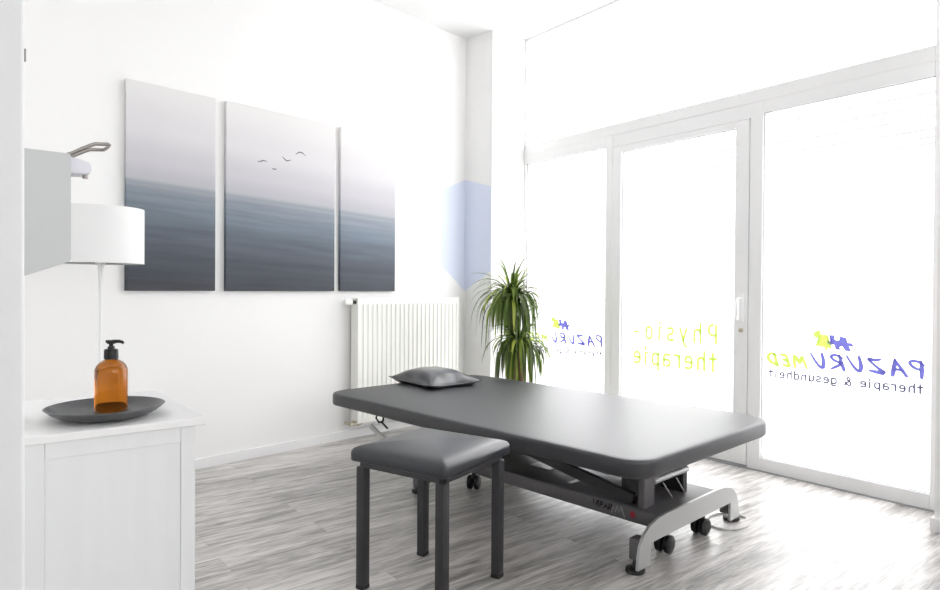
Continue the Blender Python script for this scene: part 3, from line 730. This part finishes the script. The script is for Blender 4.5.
# ------------------------------------------------------------------ cabinet on the left
cb_ = empty('cabinet', P(0.25, 1.78, 0), RZW); tag(cb_, 'white panelled cabinet in the left foreground carrying the dark round dish', 'cabinet')
CT = Matrix.Translation((-0.25, -1.78, 0))
def cobj(name, bm, m, parent=cb_): return obj(name, bm, m, parent, None, CT)
bm = nb(); box(bm, 0.0445, 0.4395, 1.536, 2.02, 0.7325, 0.750, 0.0025); cobj('worktop', bm, M['whitetop'])
bm = nb(); box(bm, 0.055, 0.414, 1.552, 2.01, 0.06, 0.7325); cobj('carcass', bm, M['whitewood'])
bm = nb()
box(bm, 0.386, 0.417, 1.5455, 1.5525, 0, 0.7325, 0.001); box(bm, 0.055, 0.128, 1.5455, 1.5525, 0, 0.7325, 0.001)
box(bm, 0.1285, 0.3855, 1.5455, 1.5525, 0.698, 0.7325, 0.001); box(bm, 0.1285, 0.3855, 1.5455, 1.5525, 0.06, 0.13, 0.001)
cobj('side_frame', bm, M['whitewood'])
bm = nb(); box(bm, 0.1285, 0.3855, 1.549, 1.5525, 0.13, 0.698); cobj('side_panel', bm, M['whitewood'])
for ca_, cb2 in ((0.386, 0.417), (0.055, 0.09)):
    bm = nb(); box(bm, ca_, cb2, 1.975, 2.01, 0, 0.06); cobj('foot', bm, M['whitewood'])
for z0, z1 in ((0.09, 0.39), (0.40, 0.70)):
    bm = nb(); box(bm, 0.4145, 0.417, 1.575, 1.985, z0, z1, 0.001); d = cobj('drawer', bm, M['whitewood'])
    bm = nb(); lathe(bm, [(0, 0), (0.006, 0), (0.006, 0.012), (0.014, 0.018), (0.012, 0.026), (0, 0.028)], 16)
    bmesh.ops.transform(bm, matrix=Matrix.Translation((0.417, 1.78, (z0 + z1) / 2)) @ Matrix.Rotation(PI / 2, 4, 'Y'), verts=bm.verts); cobj('knob', bm, M['blackplastic'], d)

# dish
dp = P(0.257, 1.676, 0.750)
bm = nb(); lathe(bm, [(0, 0.0), (0.074, 0.0), (0.088, 0.004), (0.106, 0.013), (0.119, 0.0235), (0.1225, 0.0265), (0.1195, 0.0275), (0.112, 0.021), (0.098, 0.012), (0.080, 0.0075), (0, 0.006)], 72)
o = obj('dish', bm, M['stoneware'], None, 50); o.location = dp
tag(o, 'dark grey round shallow dish on the white cabinet under the amber bottle', 'dish')
# soap bottle
bp_ = P(0.273, 1.713, 0.7565)
bt = empty('soap_bottle', bp_, R(20)); bt.scale = (0.915, 0.915, 0.985); tag(bt, 'amber glass pump bottle with black pump standing in the dark dish', 'bottle')
bm = nb(); lathe(bm, [(0, 0.001), (0.030, 0.0), (0.0360, 0.002), (0.0382, 0.006), (0.0382, 0.094), (0.0372, 0.101), (0.0335, 0.109), (0.027, 0.116), (0.019, 0.1205), (0.0145, 0.123), (0.0135, 0.127), (0.0135, 0.134), (0, 0.134)], 48)
obj('bottle_body', bm, M['amber'], bt, 40)
bm = nb(); lathe(bm, [(0.0142, 0.1235), (0.0166, 0.1245), (0.0166, 0.144), (0.0150, 0.1475), (0.0085, 0.1485), (0.0080, 0.1540), (0.0052, 0.1545), (0.0052, 0.1635), (0, 0.1635)], 28); obj('pump_collar', bm, M['blackplastic'], bt, 40)
bm = nb(); lathe(bm, [(0, 0.1600), (0.0095, 0.1600), (0.0102, 0.1635), (0.0095, 0.1685), (0, 0.1695)], 24)
d = Vector((0.73, -0.68, 0)); d.rotate(Matrix.Rotation(-R(20), 3, 'Z'))
tube(bm, [d * 0.004 + Vector((0, 0, 0.1655)), d * 0.020 + Vector((0, 0, 0.1660)), d * 0.027 + Vector((0, 0, 0.1645)), d * 0.0305 + Vector((0, 0, 0.1610))], [0.0045, 0.0040, 0.0036, 0.0032], 12)
tube(bm, [-d * 0.004 + Vector((0, 0, 0.165)), -d * 0.0125 + Vector((0, 0, 0.1655))], [0.0045, 0.0035], 12)
obj('pump_head', bm, M['blackplastic'], bt, 40)

# ------------------------------------------------------------------ wall dispenser
di = empty('soap_dispenser', P(0.0435, 1.45, 1.05), RZW); tag(di, 'grey wall dispenser with bent steel arm lever above the white cabinet', 'dispenser')
DT = Matrix.Translation((-0.0435, -1.45, -1.05))
bm = nb(); prism(bm, [(0.0440, 1.296), (0.157, 1.295), (0.157, 1.096), (0.0440, 1.0500)], lambda c, z: Vector((c, 1.400, z)), lambda c, z: Vector((c, 1.495, z)))
bmesh.ops.bevel(bm, geom=bm.edges[:], offset=0.002, segments=2, affect='EDGES'); obj('housing', bm, M['dispenser'], di, None, DT)
bm = nb(); prism(bm, [(0.157, 1.293), (0.172, 1.2905), (0.192, 1.2845), (0.1935, 1.268), (0.188, 1.264), (0.157, 1.262)], lambda c, z: Vector((c, 1.420, z)), lambda c, z: Vector((c, 1.475, z)))
bmesh.ops.bevel(bm, geom=bm.edges[:], offset=0.002, segments=2, affect='EDGES'); obj('pump_spout', bm, M['spout'], di, None, DT)
bm = nb(); tube(bm, [(0.186, 1.4475, 1.266), (0.186, 1.4475, 1.258)], 0.005, 12); obj('nozzle', bm, M['steel_dim'], di, 40, DT)
bm = nb()
lv = [(0.150, 1.2935), (0.160, 1.2985), (0.176, 1.3090), (0.193, 1.3190), (0.199, 1.3215), (0.214, 1.3230), (0.2195, 1.3235)]
near = [(c, 1.415, z) for c, z in lv]; far = [(c, 1.480, z) for c, z in lv]
tip = [(0.2225, 1.420, 1.3235), (0.2235, 1.4475, 1.3235), (0.2225, 1.475, 1.3235)]
tube(bm, near + tip + far[::-1], 0.0034, 10); obj('arm_lever', bm, M['steel_dim'], di, 60, DT)

# ------------------------------------------------------------------ floor lamp behind the cabinet
lx, ly = 0.983, 3.189
la = empty('floor_lamp', (lx, ly, 0)); tag(la, 'white floor lamp with drum shade standing behind the white cabinet', 'lamp')
bm = nb(); lathe(bm, [(0, 0), (0.135, 0), (0.135, 0.012), (0.12, 0.020), (0.02, 0.026), (0, 0.026)], 40); obj('base', bm, M['trim'], la, 40)
bm = nb(); lathe(bm, [(0.006, 0.024), (0.0050, 0.7), (0.005, 0.95), (0.008, 1.08), (0.0125, 1.142), (0.0125, 1.143), (0, 1.143)], 20); obj('pole', bm, M['trim'], la, 40)
bm = nb(); lathe(bm, [(0.0, 1.143), (0.020, 1.143), (0.022, 1.185), (0.018, 1.195), (0.018, 1.24), (0, 1.24)], 24); obj('socket', bm, M['trim'], la, 40)
bm = nb(); lathe(bm, [(0.1760, 1.150), (0.1760, 1.397), (0.1740, 1.397), (0.1740, 1.150)], 72, close=True); sh = obj('lamp_shade', bm, M['shade'], la, 40)
bm = nb(); lathe(bm, [(0.1737, 1.1505), (0.1737, 1.396)], 72); obj('shade_inner_shadow', bm, M['inner_shadow'], sh, 40)  # thin sleeve coloured as the shadow on the shade's inner face
bm = nb()
for k in range(3):
    a = R(120 * k + 15); tube(bm, [(0.02 * math.cos(a), 0.02 * math.sin(a), 1.19), (0.1735 * math.cos(a), 0.1735 * math.sin(a), 1.19)], 0.002, 6)
obj('shade_fitter', bm, M['steel'], sh, 40)
bm = nb(); lathe(bm, [(0, 1.24), (0.014, 1.24), (0.028, 1.29), (0.030, 1.31), (0.022, 1.332), (0, 1.342)], 20); obj('bulb', bm, M['trim'], la, 40)

# ------------------------------------------------------------------ plant
px_, py_ = 3.555, 2.895
plt = empty('potted_plant', (px_, py_, 0)); tag(plt, 'tall potted plant with drooping strap leaves between table and window', 'plant')
bm = nb(); lathe(bm, [(0, 0), (0.115, 0), (0.125, 0.01), (0.150, 0.27), (0.150, 0.285), (0.138, 0.285), (0.134, 0.24), (0, 0.24)], 40); obj('pot', bm, M['pot'], plt, 40)
bm = nb(); lathe(bm, [(0.132, 0.243), (0.06, 0.250), (0, 0.252)], 24); obj('soil', bm, M['soil'], plt, 40)
stems = [((0.0, 0.0), (0.0, 0.02, 0.93)), ((0.045, -0.03), (0.02, -0.03, 0.62))]
for (bx, by), (tx, ty, tz) in stems:
    bm = nb(); tube(bm, [(bx, by, 0.235), (bx * 1.1, by * 1.1, 0.4), (tx, ty, tz)], [0.022, 0.019, 0.014], 10); obj('stem', bm, M['bark'], plt, 40)
def foliage(n, origin, Lr, Dr, wr, up):
    bm = nb(); lay = bm.verts.layers.float.new('tone')
    for k in range(n):
        az = 2 * PI * (k * 0.381966) + random.uniform(-.3, .3)
        f = k / n                                   # inner (upright) to outer (drooping)
        L = random.uniform(*Lr) * (0.62 + 0.45 * f); el = R(random.uniform(66, 88) * (1 - f) + random.uniform(10, 50) * f)
        el0 = el; droop = random.uniform(*Dr) * (0.35 + 0.9 * f)
        w = random.uniform(*wr); tone = min(1, max(0, random.gauss(0.36, 0.28) + (0.22 if f < 0.25 else 0)))
        if k % 13 == 5: L *= 1.35; el = R(random.uniform(35, 75)); el0 = el; droop *= 0.35; w *= 0.55
        p = Vector(origin) + Vector((math.cos(az), math.sin(az), 0)) * 0.012 + Vector((0, 0, up * (1 - f)))
        m_ = 12; prevs = None; twist = random.uniform(-.4, .4)
        for i in range(m_ + 1):
            t = i / m_
            ww = w * min(1, 0.55 + t * 2.2) * (1 - max(0, (t - 0.45) / 0.55) ** 1.7) + 0.0006
            d = Vector((math.cos(az) * math.cos(el), math.sin(az) * math.cos(el), math.sin(el)))
            s = Vector((-math.sin(az), math.cos(az), 0)); nn = d.cross(s)
            s = s * math.cos(twist * t) + nn * math.sin(twist * t)
            a = bm.verts.new(p - s * ww / 2 + nn * ww * 0.12); c = bm.verts.new(p); b = bm.verts.new(p + s * ww / 2 + nn * ww * 0.12)
            for q in (a, b, c): q[lay] = min(1, max(0, tone + 0.12 * (t - .5)))
            if prevs:
                bm.faces.new((prevs[0], prevs[1], c, a)); bm.faces.new((prevs[1], prevs[2], b, c))
            prevs = (a, c, b)
            p = p + d * (L / m_)
            el -= droop / m_ * (1.25 - 0.5 * t) * max(0.05, math.cos(el) + 0.35)
            el = max(el, -R(86))
    return bm
obj('foliage', foliage(170, (0.0, 0.02, 0.93), (0.34, 0.54), (2.2, 4.6), (0.016, 0.026), 0.05), M['leaf'], plt, 60)
obj('foliage', foliage(130, (0.02, -0.03, 0.61), (0.34, 0.52), (2.6, 5.0), (0.016, 0.026), 0.03), M['leaf'], plt, 60)

# ------------------------------------------------------------------ cable by the far table foot
bm = nb(); ctr = mb @ Vector((-0.84, -0.40, 0)); pts = []
for k in range(26):
    a = R(-30 + 300 * k / 25); pts.append(ctr + Vector((0.115 * math.cos(a), 0.085 * math.sin(a), 0.005)))
tube(bm, pts, 0.0045, 8); tag(obj('power_cable', bm, M['cable'], None, 60), 'white cable looped on the floor at the far right table foot', 'cable')

# ------------------------------------------------------------------ light
wd = bpy.data.worlds.new('World'); scene.world = wd; wd.use_nodes = True
N, L = wd.node_tree.nodes, wd.node_tree.links
bg = N['Background']; tc = N.new('ShaderNodeTexCoord'); sx = N.new('ShaderNodeSeparateXYZ'); cr = N.new('ShaderNodeValToRGB')
cr.color_ramp.elements[0].position = 0.0; cr.color_ramp.elements[0].color = (1.0, 1.0, 1.0, 1)
cr.color_ramp.elements[1].position = 1.0; cr.color_ramp.elements[1].color = (0.975, 0.982, 1.0, 1)
L.new(tc.outputs['Generated'], sx.inputs[0]); L.new(sx.outputs['Z'], cr.inputs[0]); L.new(cr.outputs[0], bg.inputs['Color'])
bg.inputs['Strength'].default_value = 4.2

sl = bpy.data.lights.new('sun', 'SUN'); sl.energy = 4.0; sl.angle = R(3)
so = link(bpy.data.objects.new('sun', sl)); so.rotation_euler = (WN * 0.85 - WD * 0.15 + Vector((0, 0, -0.62))).to_track_quat('-Z', 'Y').to_euler()

def portal(name, c, s, z, ws, hz, inward):
    l = bpy.data.lights.new(name, 'AREA'); l.shape = 'RECTANGLE'; l.size = ws; l.size_y = hz; l.cycles.is_portal = True
    o = bpy.data.objects.new(name, l); link(o); o.location = P(c, s, z)
    o.rotation_euler = (-WN if inward == 'n' else WD).to_track_quat('-Z', 'Z').to_euler()
    return o
portal('glazing_portal', CB + 0.005, 2.47, 1.55, 2.95, 3.1, 'n')

portal('rear_fill_portal', 1.6, -2.62, 1.8, 2.2, 1.6, 's')  # guides sky light through the added rear opening
# ------------------------------------------------------------------ camera (24.7 mm on 36 mm)
F_, yaw, pitch, roll = 645.0, R(43.06), R(-0.59), R(0.38)
fw = Vector((math.cos(yaw), math.sin(yaw), 0)); rt = Vector((math.sin(yaw), -math.cos(yaw), 0)); up = Vector((0, 0, 1))
f2 = fw * math.cos(pitch) + up * math.sin(pitch); u2 = up * math.cos(pitch) - fw * math.sin(pitch)
r3 = rt * math.cos(roll) + u2 * math.sin(roll); u3 = u2 * math.cos(roll) - rt * math.sin(roll)
cam = bpy.data.cameras.new('camera'); cam.sensor_width = 36; cam.lens = F_ / 940 * 36; cam.clip_start = 0.05
co = bpy.data.objects.new('camera', cam); link(co)
mm = Matrix.Identity(4)
for i, v in enumerate((r3, u3, -f2)):
    for k in range(3): mm[k][i] = v[k]
mm.translation = Vector((0, 0, 1.05)); co.matrix_world = mm
scene.camera = co

vs = scene.view_settings
scene.display_settings.display_device = 'sRGB'
vs.view_transform = 'Standard'; vs.look = 'None'; vs.exposure = 0.47; vs.gamma = 1.0; vs.use_curve_mapping = False
cy = scene.cycles
cy.max_bounces = 10; cy.diffuse_bounces = 6; cy.glossy_bounces = 4; cy.transmission_bounces = 8; cy.transparent_max_bounces = 12
cy.use_denoising = True
try: cy.denoiser = 'OPENIMAGEDENOISE'
except Exception: pass
cy.sample_clamp_indirect = 12.0
cy.caustics_refractive = False
